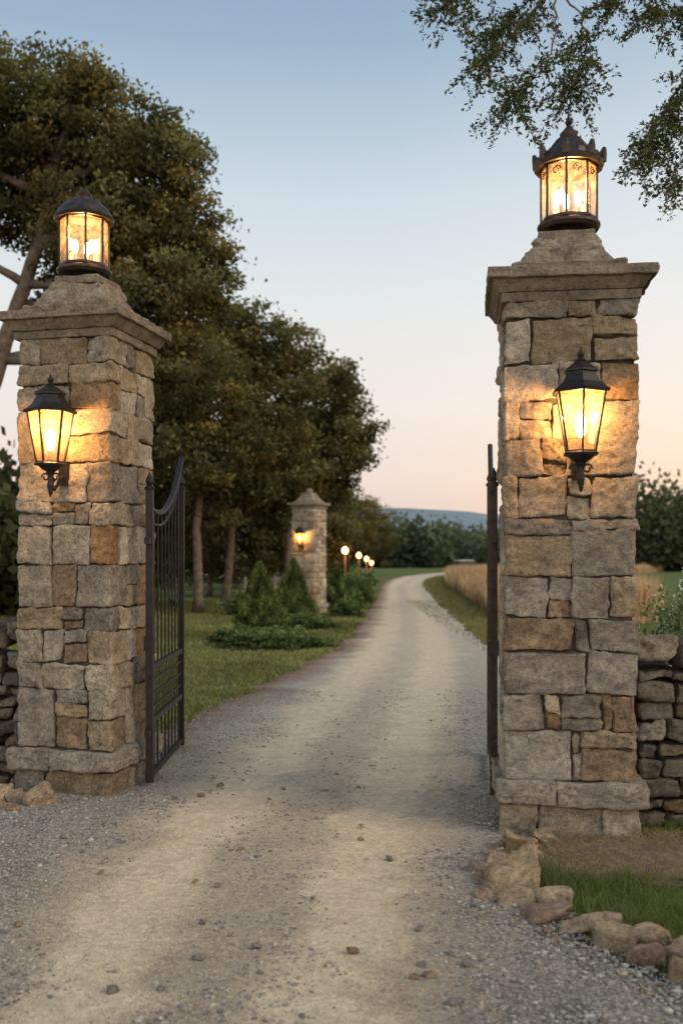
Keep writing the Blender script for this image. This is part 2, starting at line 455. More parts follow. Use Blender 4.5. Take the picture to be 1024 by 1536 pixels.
wall_lantern(0,.38,2.0,P3[0],P3[1],energy=40,em=M_bulb2)

# ---------------------------------------------------------------- gates
def gate(p0,p1,swoop,mat):
    d=np.array(p1)-np.array(p0); L=np.linalg.norm(d); E=empty('iron_gate',(p0[0],p0[1],0),math.atan2(d[1],d[0]))
    B=Buf()
    top=lambda x: 1.93+swoop*(x/L)**2.2-.06*math.sin(math.pi*x/L)
    box(B,(0,0,1.05),(.024,.024,1.0)); box(B,(L,0,1.1+.0),(.024,.024,1.05))
    for x,zz in ((0,2.05),(L,2.15)):
        lathe(B,[(.034,zz),(.036,zz+.015),(.018,zz+.03),(.03,zz+.055),(.022,zz+.08),(.002,zz+.12)],10,c=(x,0))
    xs=np.linspace(0,L+.02,18)
    tube(B,[(x,0,top(x)) for x in xs],.022,6)
    tube(B,[(x,0,top(x)-.09) for x in np.linspace(.02,L-.02,18)],.010,6)
    for z in (.09,.46,.83):
        box(B,(L/2,0,z),(L/2-.025,.014,.02))
    nb=9
    for i in range(1,nb):
        x=L*i/nb
        tube(B,[(x,0,.83),(x,0,top(x)-.005)],.007,6); tube(B,[(x,0,.09),(x,0,.46)],.007,6)
    for i in range(1,2*nb):
        x=L*i/nb/2; tube(B,[(x,0,.46),(x,0,.83)],.005,4)
    for z in (.55,.645,.74): box(B,(L/2,.0,z),(L/2-.025,.006,.006))
    for z in (.4,1.7): 
        box(B,(-.05,0,z),(.05,.018,.02))
    box(B,(-.0,0.0,1.0),(.034,.034,.05))
    B.obj('leaf',mat,parent=E)
gate((-1.31,6.84),(-1.315,8.22),.46,M_iron)
gate((.985,6.48),(1.165,7.85),.52,M_rust)

# ---------------------------------------------------------------- dry stone walls
def drywall(x0,x1,y,hfun,thick=.22):
    B=Buf(); z=0
    while z<1.25:
        h=rng.uniform(.06,.13); x=x0
        while x<x1:
            w=rng.uniform(.12,.3)
            if z+h<hfun(x+w/2)+.03:
                c=scol()*rng.uniform(.4,.7)
                stone(B,(x+w/2,y-thick+.12+rng.uniform(-.03,.03),z+h/2),(w/2-.008,.13,h/2-.006),c,r=.02,amp=.018,amp2=.007,N=12,jit=.012)
                stone(B,(x+w/2,y+thick-.12,z+h/2),(w/2-.006,.12,h/2-.004),c,r=.03,amp=.02,N=4,jit=.015)
            x+=w
        z+=h
    x=x0
    while x<x1:
        w=rng.uniform(.18,.32); 
        stone(B,(x+w/2,y,hfun(x+w/2)+.05),(w/2-.005,.21,.07),scol()*.65,r=.04,amp=.03,N=12,jit=.02); x+=w
    o=B.obj('dry_stone_wall',M_stone,smooth=True)
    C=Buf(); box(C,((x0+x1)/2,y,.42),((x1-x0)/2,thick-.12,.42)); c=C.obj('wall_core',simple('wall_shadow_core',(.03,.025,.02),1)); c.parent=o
drywall(1.74,4.6,6.12,lambda x:1.0-.12*(x-1.74))
drywall(-5.4,-2.17,7.1,lambda x:1.02)

# ---------------------------------------------------------------- ground & driveway
T=np.array([[-4,-9,2.6],[0,-9,2.2],[3,-9,1.75],[3.6,-9,1.3],[4,-9,1.06],[4.44,-9,.87],[4.9,-9,.78],[5.5,-9,.95],[6.1,-8.5,1.15],[6.6,-7,1.7],[7.2,-3.0,2.2],[7.8,-1.75,2.25],[9.6,-1.5,2.3],[13,-.95,2.45],[16.2,-.35,2.6],[19.6,.05,2.75],[26,.6,3.0],[40,1.35,3.7],[59,2.3,4.8],[75,3.3,6.2],[90,4.9,8.2],[105,7.5,11.2],[125,12.5,17.5],[150,20,27],[180,31,42],[215,46,60],[260,70,90]])
ys=np.unique(np.concatenate([np.linspace(-4,10,240),np.linspace(10,30,140),np.linspace(30,260,200)]))
def sm(a,k=5):
    p=np.pad(a,k,mode='edge'); return np.convolve(p,np.ones(2*k+1)/(2*k+1),'valid')
XL=sm(np.interp(ys,T[:,0],T[:,1])); XR=sm(np.interp(ys,T[:,0],T[:,2]))
jl=(vnoise(np.c_[ys*1.7,ys*0,ys*0],1)-.5)*.25+(vnoise(np.c_[ys*6,ys*0,ys*0],2)-.5)*.12
jr=(vnoise(np.c_[ys*1.7,ys*0,ys*0],3)-.5)*.2+(vnoise(np.c_[ys*6,ys*0,ys*0],4)-.5)*.12
XL=XL+jl; XR=XR+jr
TA=np.array([[-4,-2.4,-1.1],[3.38,-.98,-.1],[5.1,-.9,.12],[7.85,-.52,.46],[11,-.1,.88],[16.2,.55,1.55],[26,1.3,2.3],[59,3.0,4.05],[90,5.9,7.2],[125,14,16],[260,75,85]])
nc=44
uu=np.linspace(0,1,nc)
Xg=XL[:,None]+(XR-XL)[:,None]*uu[None,:]; Yg=np.repeat(ys[:,None],nc,1)
A=np.interp(ys,TA[:,0],TA[:,1]); Bt=np.interp(ys,TA[:,0],TA[:,2])
def road_z(X,Y):
    s=X.shape; P=np.c_[X.ravel(),Y.ravel(),np.zeros(X.size)]
    a=np.interp(P[:,1],TA[:,0],TA[:,1]); b=np.interp(P[:,1],TA[:,0],TA[:,2])
    tr=np.exp(-((P[:,0]-a)/.28)**2)+np.exp(-((P[:,0]-b)/.28)**2)
    z=.024+(vnoise(P*1.3,8)-.5)*.02+(vnoise(P*5,9)-.5)*.014-.018*tr
    return np.maximum(z,.005).reshape(s)
Zg=road_z(Xg,Yg); Zg[:,0]=.004; Zg[:,-1]=.004
V=np.c_[Xg.ravel(),Yg.ravel(),Zg.ravel()]
i=np.arange(len(ys)-1)[:,None]*nc+np.arange(nc-1)[None,:]; i=i.ravel()
F=np.c_[i,i+1,i+nc+1,i+nc]
dA=(Xg-A[:,None]).ravel(); dB=(Xg-Bt[:,None]).ravel()
eL=(Xg-XL[:,None]).ravel(); eR=(XR[:,None]-Xg).ravel()
m,nt,o=newmat('gravel'); p=pos(nt)
aA=attr(nt,'dA','Fac');aB=attr(nt,'dB','Fac');el=attr(nt,'eL','Fac')
nz=noise(nt,p,1.3,6,.7); nzs=math_(nt,'MULTIPLY',math_(nt,'SUBTRACT',nz,.5),.9)
def gaus(a,w,pw_=1.6):
    a=math_(nt,'ADD',a,nzs); q=math_(nt,'DIVIDE',a,w); q=math_(nt,'MULTIPLY',q,q); return math_(nt,'DIVIDE',1.0,math_(nt,'ADD',1.0,math_(nt,'POWER',q,pw_)))
tr=math_(nt,'MAXIMUM',gaus(aA,.44),gaus(aB,.42))
mid=math_(nt,'MULTIPLY',math_(nt,'ADD',aA,aB),.5)
tr=math_(nt,'MAXIMUM',tr,math_(nt,'MULTIPLY',gaus(mid,1.05,1.8),.66))
vo=N(nt,'ShaderNodeTexVoronoi'); vo.inputs['Scale'].default_value=80; nt.links.new(p,vo.inputs['Vector'])
sep=N(nt,'ShaderNodeSeparateColor'); nt.links.new(vo.outputs['Color'],sep.inputs[0])
grav=ramp(nt,sep.outputs[0],[(0,(.2,.18,.15)),(.35,(.3,.275,.235)),(.7,(.42,.385,.33)),(1,(.6,.55,.47))])
grav=mix(nt,.6,grav,ramp(nt,vo.outputs['Distance'],[(.3,(1,1,1)),(.9,(.5,.5,.5))]),'MULTIPLY')
fine=noise(nt,p,170,4,.85); fn2=noise(nt,p,7,6,.75); fn3=noise(nt,p,28,5,.8)
sand=ramp(nt,fine,[(.30,(.33,.265,.18)),(.5,(.68,.56,.40)),(.68,(.88,.76,.57))])
sand=mix(nt,.7,sand,ramp(nt,fn2,[(.33,(.76,.74,.71)),(.66,(1.12,1.1,1.06))]),'MULTIPLY')
sand=mix(nt,.5,sand,ramp(nt,fn3,[(.35,(.68,.66,.63)),(.6,(1.12,1.1,1.07))]),'MULTIPLY')
fac=math_(nt,'ADD',math_(nt,'MULTIPLY',tr,1.12),math_(nt,'MULTIPLY',math_(nt,'SUBTRACT',fine,.54),1.5),True)
yy=N(nt,'ShaderNodeSeparateXYZ'); nt.links.new(p,yy.inputs[0])
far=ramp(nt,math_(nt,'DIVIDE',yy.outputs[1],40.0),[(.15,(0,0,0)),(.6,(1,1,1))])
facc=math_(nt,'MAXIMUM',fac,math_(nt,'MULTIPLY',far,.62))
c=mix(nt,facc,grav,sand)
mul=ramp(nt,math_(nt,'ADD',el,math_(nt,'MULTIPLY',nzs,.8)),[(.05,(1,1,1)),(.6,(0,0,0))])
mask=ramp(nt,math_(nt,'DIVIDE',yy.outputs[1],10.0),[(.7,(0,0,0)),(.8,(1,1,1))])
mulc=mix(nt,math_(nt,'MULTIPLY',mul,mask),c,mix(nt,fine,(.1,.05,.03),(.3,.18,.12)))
h=math_(nt,'MULTIPLY',vo.outputs['Distance'],math_(nt,'SUBTRACT',1.1,facc))
b=bump(nt,h,-.008,.7); b=bump(nt,fn3,.012,.7,b); b=bump(nt,fine,.005,.8,b)
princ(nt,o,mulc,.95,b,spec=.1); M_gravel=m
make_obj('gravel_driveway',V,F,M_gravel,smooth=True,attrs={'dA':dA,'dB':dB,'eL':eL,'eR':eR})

m,nt,o=newmat('meadow_ground'); p=pos(nt)
n1=noise(nt,p,1.1,6,.65); n2=noise(nt,p,45,4,.8)
c=ramp(nt,n1,[(.3,(.085,.11,.038)),(.55,(.13,.155,.058)),(.75,(.185,.18,.085))])
c=mix(nt,.8,c,ramp(nt,n2,[(.3,(.4,.4,.4)),(.7,(1.5,1.5,1.3))]),'MULTIPLY')
princ(nt,o,c,1,bump(nt,n2,.03,.8),spec=.05); M_ground=m
gx=np.concatenate([[-2500,-800,-300],np.linspace(-120,120,60),[300,800,2500]]); gy=np.concatenate([[-60],np.linspace(-10,300,60),[600,1500,3000]])
X,Y=np.meshgrid(gx,gy); V=np.c_[X.ravel(),Y.ravel(),np.zeros(X.size)]
nx=len(gx); i=(np.arange(len(gy)-1)[:,None]*nx+np.arange(nx-1)[None,:]).ravel()
make_obj('ground',V,np.c_[i,i+1,i+nx+1,i+nx],M_ground)

M_dirt=simple('bare_earth',(.19,.135,.09),1,bsc=50,bd=.02,var=.5,sc=12)
a=np.linspace(0,2*math.pi,64,endpoint=False); rr=1+.18*np.sin(3*a+1)+.1*np.sin(7*a)
ring=np.c_[1.75+.95*rr*np.cos(a),5.3+.42*rr*np.sin(a),np.full(64,.004)]
V=np.vstack([ring,[[1.75,5.3,.02]]]); F=np.array([[64,k,(k+1)%64] for k in range(64)])
make_obj('bare_earth',V,F,M_dirt)

# pebbles: one object
npb=110000
Yp=3.0+9*rng.random(npb)**1.5; half=Yp*.36
Xp=rng.uniform(-1,1,npb)*half
xl=np.interp(Yp,ys,XL); xr=np.interp(Yp,ys,XR); ta=np.interp(Yp,TA[:,0],TA[:,1]);tb=np.interp(Yp,TA[:,0],TA[:,2])
wob=(vnoise(np.c_[Xp*1.6,Yp*1.6,Yp*0],31)-.5)*.6+(vnoise(np.c_[Xp*6,Yp*6,Yp*0],32)-.5)*.3
def g2(a,w): return 1/(1+(abs(a)/w)**3.4)
trk=np.maximum(g2(Xp-ta+wob,.42),g2(Xp-tb+wob,.40))
trk=np.maximum(trk,.72*g2(Xp-(ta+tb)/2+wob,1.0))
ok=(Xp>xl)&(Xp<xr+.05)&(rng.random(npb)>trk**.7*1.02)
Xp=Xp[ok];Yp=Yp[ok];n=len(Xp)
Zp=road_z(Xp,Yp)
sz=np.exp(rng.normal(math.log(.0055),.42,n)).clip(.0025,.02)
ico=np.array([[0,0,1],[.9,0,.45],[.28,.85,.45],[-.72,.53,.45],[-.72,-.53,.45],[.28,-.85,.45],[.9,0,-.3],[.28,.85,-.3],[-.72,.53,-.3],[-.72,-.53,-.3],[.28,-.85,-.3]])
icf=[[0,1,2],[0,2,3],[0,3,4],[0,4,5],[0,5,1]]
for k in range(5):
    a_,b_=1+k,1+(k+1)%5; icf+= [[a_,a_+5,b_+5],[a_,b_+5,b_]]
icf=np.array(icf)
ang=rng.uniform(0,6.28,n); S=np.c_[rng.uniform(.8,1.4,n),rng.uniform(.7,1.1,n),rng.uniform(.45,.85,n)]*sz[:,None]
P=ico[None]*S[:,None,:]*rng.uniform(.8,1.2,(n,11,1))
ca,sa=np.cos(ang)[:,None],np.sin(ang)[:,None]
PX=P[:,:,0]*ca-P[:,:,1]*sa+Xp[:,None]; PY=P[:,:,0]*sa+P[:,:,1]*ca+Yp[:,None]; PZ=P[:,:,2]+Zp[:,None]+sz[:,None]*.15
V=np.stack([PX,PY,PZ],2).reshape(-1,3); F=(icf[None]+(np.arange(n)*11)[:,None,None]).reshape(-1,3)
base=np.array([[.22,.2,.175],[.28,.26,.225],[.15,.14,.125],[.35,.32,.27],[.42,.385,.33],[.35,.26,.17]])[rng.choice(6,n,p=[.27,.25,.2,.15,.07,.06])]
m,nt,o=newmat('pebble'); princ(nt,o,mix(nt,.5,attr(nt,'Col'),ramp(nt,noise(nt,pos(nt),200,3),[(.3,(.6,.6,.6)),(.7,(1.3,1.3,1.3))]),'MULTIPLY'),.9,spec=.15); M_peb=m
make_obj('loose_gravel',V,F,M_peb,C=np.repeat(base,11,0))

# border rocks
def rocks(name,lst):
    B=Buf()
    for (x,y,s,sy,sz_) in lst:
        c=np.array((.46,.37,.265))*rng.uniform(.75,1.2)*np.array([1,rng.uniform(.92,1.02),rng.uniform(.85,1.1)])
        stone(B,(x,y,sz_*.7),(s*.9,sy*.9,sz_),c,r=min(s,sy,sz_)*.42,amp=s*.16,amp2=.004,N=16,jit=s*.3,rot=rotm(rng.uniform(-.22,.22),rng.uniform(-.22,.22),rng.uniform(-.6,.5)))
    return B.obj(name,M_stone,smooth=True)
rocks('border_rocks',[(.98,5.42,.09,.07,.05),(1.13,5.56,.07,.06,.045),(1.02,5.26,.04,.04,.03),(.8,5.08,.08,.06,.035),(.69,4.98,.055,.045,.035),(.9,5.17,.04,.03,.03),(.79,4.74,.14,.09,.085),(.66,4.6,.04,.04,.03),(.7,4.83,.05,.04,.03),
 (.80,4.5,.08,.06,.045),(.95,4.52,.08,.055,.05),(.88,4.33,.09,.06,.045),(1.0,4.2,.09,.06,.04),(1.13,4.26,.06,.045,.035),(1.1,4.03,.09,.065,.055),(1.25,4.06,.065,.05,.045),(1.18,3.86,.08,.06,.055),(1.33,3.88,.08,.06,.05),(1.28,3.7,.07,.055,.05),(1.42,3.72,.07,.055,.05),(1.38,3.54,.09,.07,.06),(1.55,3.6,.08,.06,.05),(.86,4.08,.03,.02,.015),(.75,4.3,.025,.02,.015),(1.05,3.75,.025,.02,.015),
 (-1.93,6.37,.095,.07,.065),(-2.09,6.42,.06,.055,.05),(-2.22,6.47,.075,.06,.055),(-2.03,6.2,.045,.04,.03),(-2.33,6.36,.07,.06,.05),(-2.16,6.27,.05,.04,.04)])
B=Buf()
for _ in range(60):
    y=rng.uniform(3.3,7); x=rng.uniform(-1,1)*y*.34
    if x>np.interp(y,ys,XR): continue
    s=rng.uniform(.009,.019); c=np.array((.42,.3,.2)) if rng.random()<.4 else np.array((.3,.29,.27))
    stone(B,(x,y,.025),(s*1.3,s,s*.6),c,r=s*.5,amp=.006,amp2=.002,N=4,jit=.004,rot=rotm(0,0,rng.uniform(0,6)))
B.obj('scattered_stones',M_stone,smooth=True)

# ---------------------------------------------------------------- vegetation
def rand_unit(n):
    v=rng.normal(size=(n,3)); return v/np.linalg.norm(v,axis=1,keepdims=True)
def leafmesh(name,P,s,C,mat=M_leaf,parent=None,asp=.42,axis=None):
    n=len(P); a=rand_unit(n) if axis is None else axis
    b=np.cross(a,rand_unit(n)); b/=np.linalg.norm(b,axis=1,keepdims=True)+1e-9
    s=(np.full(n,s) if np.isscalar(s) else s)[:,None]*rng.uniform(.7,1.3,(n,1))
    V=np.stack([P+a*s,P+b*s*asp,P-a*s,P-b*s*asp],1).reshape(-1,3)
    F=np.arange(4*n).reshape(-1,4)
    return make_obj(name,V,F,mat,C=np.repeat(C,4,0),parent=parent)
def crown_points(blobs,sub_r,dens,nl,tint,squash=.85):
    PP=[];CC=[];subs=[]
    for (x,y,z,r) in blobs:
        ns=max(6,int(dens*(r/sub_r)**2)); d=rand_unit(ns); rad=r*rng.uniform(.2,1.08,ns)**.5
        cen=np.array([x,y,z])+d*rad[:,None]*np.array([1,1,squash])
        cen+= rng.normal(size=cen.shape)*sub_r*.4
        subs.append(((x,y,z),cen))
        br=rng.uniform(.5,1.45,ns)
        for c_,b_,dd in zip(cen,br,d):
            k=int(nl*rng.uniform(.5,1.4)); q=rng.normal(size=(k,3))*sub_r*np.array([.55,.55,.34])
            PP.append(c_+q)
            sh=b_*(1+.45*np.clip(q[:,2]/sub_r,-1,1)+.35*dd[2])  # lit tops put into the leaf colour: brighter up each clump and crown
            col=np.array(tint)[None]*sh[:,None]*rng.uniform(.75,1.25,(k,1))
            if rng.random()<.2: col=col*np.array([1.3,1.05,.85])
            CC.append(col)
    return np.vstack(PP),np.vstack(CC).clip(.004,1),subs
def wpath(a,b,n,w,sag=0):
    a=np.array(a,float);b=np.array(b,float); t=np.linspace(0,1,n)[:,None]; L=np.linalg.norm(b-a)
    p=a+(b-a)*t; off=rng.normal(size=(n,3))*w*L; off=np.cumsum(off,axis=0)*.5; off-=off[0]+(off[-1]-off[0])*t
    p=p+off; p[:,2]-=sag*np.sin(t[:,0]*math.pi)*L; return p
def tree(name,root,trunk,blobs,sub_r,dens,nl,leaf,tint,tr=.2,nbr=10):
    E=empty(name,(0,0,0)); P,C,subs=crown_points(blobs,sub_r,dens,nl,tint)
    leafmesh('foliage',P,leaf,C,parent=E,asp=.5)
    B=Buf(); pts=[np.array(root,float)]+[np.array(q,float) for q in trunk]
    path=np.vstack([wpath(pts[i],pts[i+1],6,.015)[:-1] for i in range(len(pts)-1)]+[pts[-1][None]])
    rad=np.linspace(tr,tr*.4,len(path)); rad[0]*=1.4
    tube(B,path,rad,9)
    for (c,cen) in subs:
        c=np.array(c); below=path[(path[:,2]<c[2]+.3)]; 
        below=below[len(below)//3:]
        k=below[np.argmin(np.linalg.norm(below-c,axis=1)+rng.uniform(0,.8,len(below)))]
        tube(B,wpath(k,c,7,.05,-.04),np.linspace(tr*.4,tr*.16,7),6)
        for q in cen[rng.choice(len(cen),min(nbr,len(cen)),replace=False)]:
            tube(B,wpath(c,q,5,.06),np.linspace(tr*.14,tr*.04,5),4,cap=False)
    B.obj('trunk_and_limbs',M_bark,smooth=True,parent=E); return E
TG=(.118,.117,.052)
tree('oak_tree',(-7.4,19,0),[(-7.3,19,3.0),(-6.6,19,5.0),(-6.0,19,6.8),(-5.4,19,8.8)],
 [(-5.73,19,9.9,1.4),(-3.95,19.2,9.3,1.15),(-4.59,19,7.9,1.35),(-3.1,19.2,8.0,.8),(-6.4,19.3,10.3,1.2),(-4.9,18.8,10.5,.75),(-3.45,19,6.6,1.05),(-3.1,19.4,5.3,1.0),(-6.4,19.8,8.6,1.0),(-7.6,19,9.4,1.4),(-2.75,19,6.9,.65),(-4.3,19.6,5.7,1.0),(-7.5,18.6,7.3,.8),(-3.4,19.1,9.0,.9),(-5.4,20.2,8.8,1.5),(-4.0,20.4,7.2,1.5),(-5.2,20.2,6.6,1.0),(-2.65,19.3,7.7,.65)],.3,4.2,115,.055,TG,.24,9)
tree('oak_tree',(-4.15,29,0),[(-4.2,29,2.5),(-4.0,29,4.5),(-3.7,29,7)],
 [(-3.5,29.5,8.3,1.35),(-4.4,29,6.6,1.8),(-3.3,29.3,4.6,1.6),(-4.9,29,4.6,1.6),(-5.4,29,6.2,1.4),(-4.3,29.2,7.6,1.3),(-4.2,29.4,3.4,1.1)],.4,4.0,110,.08,TG,.15,7)
tree('oak_tree',(-3.6,31,0),[(-3.4,31,2.5),(-2.8,31,4.5),(-2.3,31,7)],
 [(-1.95,31,8.0,1.3),(-2.4,31,6.2,1.8),(-2.9,31,7.4,1.4),(-1.9,31,4.8,1.5),(-3.2,31,4.0,1.3),(-2.3,31.5,3.4,1.0)],.4,4.0,110,.08,TG,.14,7)
tree('oak_tree',(-1.9,34,0),[(-1.8,34,2.5),(-1.4,34,4.5),(-1.0,34,6)],
 [(-.75,34,6.9,1.4),(-.05,34,5.7,1.1),(-1.2,34,5.0,1.5),(.35,34,6.0,.75),(-2.2,34,4.0,1.3),(.3,34,5.0,.7),(-.4,34,7.7,.8),(-1.2,34.6,3.8,1.0),(-.4,34.5,4.2,.9)],.4,4.0,110,.085,TG,.14,7)
for (x,y,h,r) in ((-6.2,33,6,1.6),(-8.5,36,7,2),(-3.6,42,5.5,1.7),(-1.2,47,5.6,1.7),(-5.8,44,6,2),(-1.2,60,6.2,1.8),(-.9,72,7,2.2),(1.2,96,7.6,2.2),(3.4,110,8,2.4),(-3.4,56,6,2),(-5.5,52,5,1.6)):
    tree('oak_tree',(x,y,0),[(x+.1,y,h*.35),(x+.2,y,h*.7)],[(x,y,h*.62,r),(x+r*.5,y,h*.45,r*.75),(x-r*.6,y,h*.5,r*.8),(x+.2,y,h*.85,r*.7),(x,y,h*.35,r*.8)],.5,3.4,75,.11,tuple(q*.95 for q in TG),.13,4)

def mass(name,regions,leaf,tint,n,k2=170):
    P=[];C=[]
    for (x0,x1,y0,y1,h) in regions:
        k=n; bx=rng.uniform(x0,x1,k); by=rng.uniform(y0,y1,k); hh=h*rng.uniform(.45,1.1,k); rr=h*.36
        for a,b,c in zip(bx,by,hh):
            dd=rand_unit(k2); lump=1+.6*(vnoise(dd*2.5+a,a)-.5)*2
            q=dd*(lump*rng.uniform(.55,1,k2))[:,None]*np.array([rr,rr,c*.5])+np.array([a,b,c*.5])
            q[:,2]=np.maximum(q[:,2],.1)
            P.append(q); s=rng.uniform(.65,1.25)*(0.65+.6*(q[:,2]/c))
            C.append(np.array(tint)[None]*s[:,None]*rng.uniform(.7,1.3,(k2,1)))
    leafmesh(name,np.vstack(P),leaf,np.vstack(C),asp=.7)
mass('distant_trees',[(14,60,240,280,8.5),(24,90,280,330,12),(-10,22,190,235,9.5)],.55,(.095,.118,.075),85,300)
mass('distant_tree_line',[(40,66,130,155,12.5),(34,50,160,180,8)],.42,(.08,.09,.05),80,300)
mass('woodland',[(-34,-9,50,60,6.5),(-26,-4,66,80,7),(-12,-6.8,27,32,4.5)],.2,(.07,.075,.034),75)

# hills
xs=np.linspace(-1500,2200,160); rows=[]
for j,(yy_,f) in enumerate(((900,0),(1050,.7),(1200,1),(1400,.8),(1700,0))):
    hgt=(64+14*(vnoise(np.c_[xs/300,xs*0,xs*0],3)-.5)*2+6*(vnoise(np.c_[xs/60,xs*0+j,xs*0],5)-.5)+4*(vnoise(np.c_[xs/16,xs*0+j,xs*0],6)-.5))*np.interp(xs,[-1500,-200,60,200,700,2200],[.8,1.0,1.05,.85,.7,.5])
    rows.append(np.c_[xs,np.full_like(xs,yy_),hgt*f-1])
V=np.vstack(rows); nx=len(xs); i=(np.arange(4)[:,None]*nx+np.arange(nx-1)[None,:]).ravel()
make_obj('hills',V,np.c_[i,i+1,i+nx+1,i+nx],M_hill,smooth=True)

# conical shrubs + ground cover
def cone_shrub(x,y,h,r):
    n=18000; t=rng.random(n)**1.25; a=rng.uniform(0,6.28,n)
    lump=1+.7*(vnoise(np.c_[np.cos(a)*2.6+x,np.sin(a)*2.6,t*8],2)-.4)
    rad=r*(1-t)**.7*lump*rng.uniform(.6,1.08,n)*np.minimum(1,.75+t*3)
    P=np.c_[x+rad*np.cos(a),y+rad*np.sin(a),.05+t*h*rng.uniform(.95,1.05,n)]
    ax=np.c_[np.cos(a)*.6,np.sin(a)*.6,np.full(n,1.)]+rng.normal(size=(n,3))*.4; ax/=np.linalg.norm(ax,axis=1,keepdims=True)
    C=np.array((.12,.145,.05))[None]*rng.uniform(.5,1.5,(n,1))*(lump[:,None]**2*.8)
    E=empty('conical_juniper'); leafmesh('foliage',P,.05,C,parent=E,axis=ax,asp=.28)
    B=Buf(); tube(B,[(x,y,0),(x,y,h*.8)],[.04,.01],6); B.obj('stem',M_bark,parent=E)
cone_shrub(-1.6,19.6,1.42,.5); cone_shrub(-1.12,23.3,1.5,.52)
def low_shrub(x,y,rx,ry,h,n=5000,tint=(.1,.13,.052),name='low_shrub',leaf=.04):
    d=rand_unit(n); d[:,2]=abs(d[:,2]); q=d*rng.uniform(.6,1.05,(n,1))
    lump=1+.4*(vnoise(d*3+x,x)-.5)*2+.25*(vnoise(d*8+x,x+1)-.5)*2
    P=np.c_[x+q[:,0]*rx*lump,y+q[:,1]*ry*lump,.02+q[:,2]*h*lump]
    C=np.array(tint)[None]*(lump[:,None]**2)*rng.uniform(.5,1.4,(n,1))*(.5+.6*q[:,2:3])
    return leafmesh(name,P,leaf,C)
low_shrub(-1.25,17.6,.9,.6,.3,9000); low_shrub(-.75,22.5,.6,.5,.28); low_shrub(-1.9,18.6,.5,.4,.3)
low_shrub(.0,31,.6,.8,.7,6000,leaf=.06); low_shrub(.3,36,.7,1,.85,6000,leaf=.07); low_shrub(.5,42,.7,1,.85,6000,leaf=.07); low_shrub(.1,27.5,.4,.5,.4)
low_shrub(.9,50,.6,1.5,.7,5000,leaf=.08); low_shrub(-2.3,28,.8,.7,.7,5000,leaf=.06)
low_shrub(1.3,62,.8,1.5,.75,4000,leaf=.1); low_shrub(-.1,52,1.0,1,1.3,4000,leaf=.1)
sh=low_shrub(2.75,7.7,.55,.55,1.2,9000,(.115,.145,.075),'flowering_shrub',.03)
n=1800; d=rand_unit(n); d[:,2]=abs(d[:,2]); lump=1+.4*(vnoise(d*3+2.75,2.75)-.5)*2+.25*(vnoise(d*8+2.75,3.75)-.5)*2
P=np.c_[2.75+d[:,0]*.58*lump,7.7+d[:,1]*.58*lump,.02+d[:,2]*1.24*lump]
leafmesh('white_flowers',P,.011,np.full((n,3),.6)*rng.uniform(.8,1.1,(n,1)),asp=.9,parent=sh)
low_shrub(4.0,9.5,1.0,.6,1.1,8000,(.11,.14,.06),'garden_shrub',.035)

# grass
def blades(name,P,h,w,C,lean=.35):
    n=len(P); a=rng.uniform(0,6.28,n); u=np.c_[np.cos(a),np.sin(a),np.zeros(n)]*(w if np.isscalar(w) else w[:,None])
    l=rng.normal(size=(n,2))*lean; hh=(h*rng.uniform(.5,1.3,n))
    tip=P+np.c_[l[:,0]*hh,l[:,1]*hh,hh]
    V=np.stack([P-u,P+u,tip],1).reshape(-1,3); F=np.arange(3*n).reshape(-1,3)
    return make_obj(name,V,F,M_grass,C=np.repeat(C,3,0))
def gcol(n,base,v=.4): return np.array(base)[None]*rng.uniform(1-v,1+v,(n,1))*np.c_[rng.uniform(.85,1.2,n),np.ones(n),rng.uniform(.8,1.1,n)]
n=170000; Y=7.6+30*rng.random(n)**1.6; X=-rng.random(n)*(Y*.36+1)+1.0
ok=X<np.interp(Y,ys,XL)+rng.normal(size=n)*.09; X=X[ok];Y=Y[ok]; n=len(X)
pt=vnoise(np.c_[X*.7,Y*.7,X*0],4); pt2=vnoise(np.c_[X*2.5,Y*2.5,X*0],5)
C=gcol(n,(.2,.205,.085))*(.5+.6*pt[:,None]+.45*pt2[:,None])
blades('lawn',np.c_[X,Y,X*0],.035+.0015*Y,.004+.0006*Y,C,.6)
n=30000; Y=rng.uniform(3.4,5.95,n); X=rng.uniform(.8,3.0,n)
rx=np.interp(Y,ys,XR); ell=((X-1.75)/.95)**2+((Y-5.35)/.45)**2
clump=vnoise(np.c_[X*5,Y*5,X*0],14)
ok=(X>rx+.06)&((ell>1.0-.3*(clump-.5))|(rng.random(n)<.06))&(rng.random(n)<.35+clump); X=X[ok];Y=Y[ok];n=len(X)
blades('grass_patch',np.c_[X,Y,X*0],.045+.04*clump[ok],.0026,gcol(n,(.125,.155,.05)),.6)
n=9000; t=rng.uniform(0,6.28,n); r_=np.sqrt(rng.random(n)); X=1.75+1.0*r_*np.cos(t);Y=5.3+.45*r_*np.sin(t)
blades('dry_grass',np.c_[X,Y,X*0],.035,.003,gcol(n,(.3,.22,.13)),1.4)
n=60000; Y=9+90*rng.random(n)**1.5; X=np.interp(Y,ys,XR)+rng.random(n)*(2+Y*.06)
blades('verge_grass',np.c_[X,Y,X*0],.12,.006+.0006*Y,gcol(n,(.22,.205,.095)))
n=150000; Y=25+110*rng.random(n)**1.3; X0=np.interp(Y,ys,XR)+1.0+.008*Y; X=X0+rng.random(n)*(Y*.15)
C=gcol(n,(.5,.355,.22))*(.7+.6*vnoise(np.c_[X*.4,Y*.2,X*0],6)[:,None])
blades('tall_dry_grass',np.c_[X,Y,X*0],.85*(.7+.6*vnoise(np.c_[X*.8,Y*.5,X*0],16)),.008+.0006*Y,C,.18)
n=30000; Y=8+30*rng.random(n); X=2.4+rng.random(n)*14
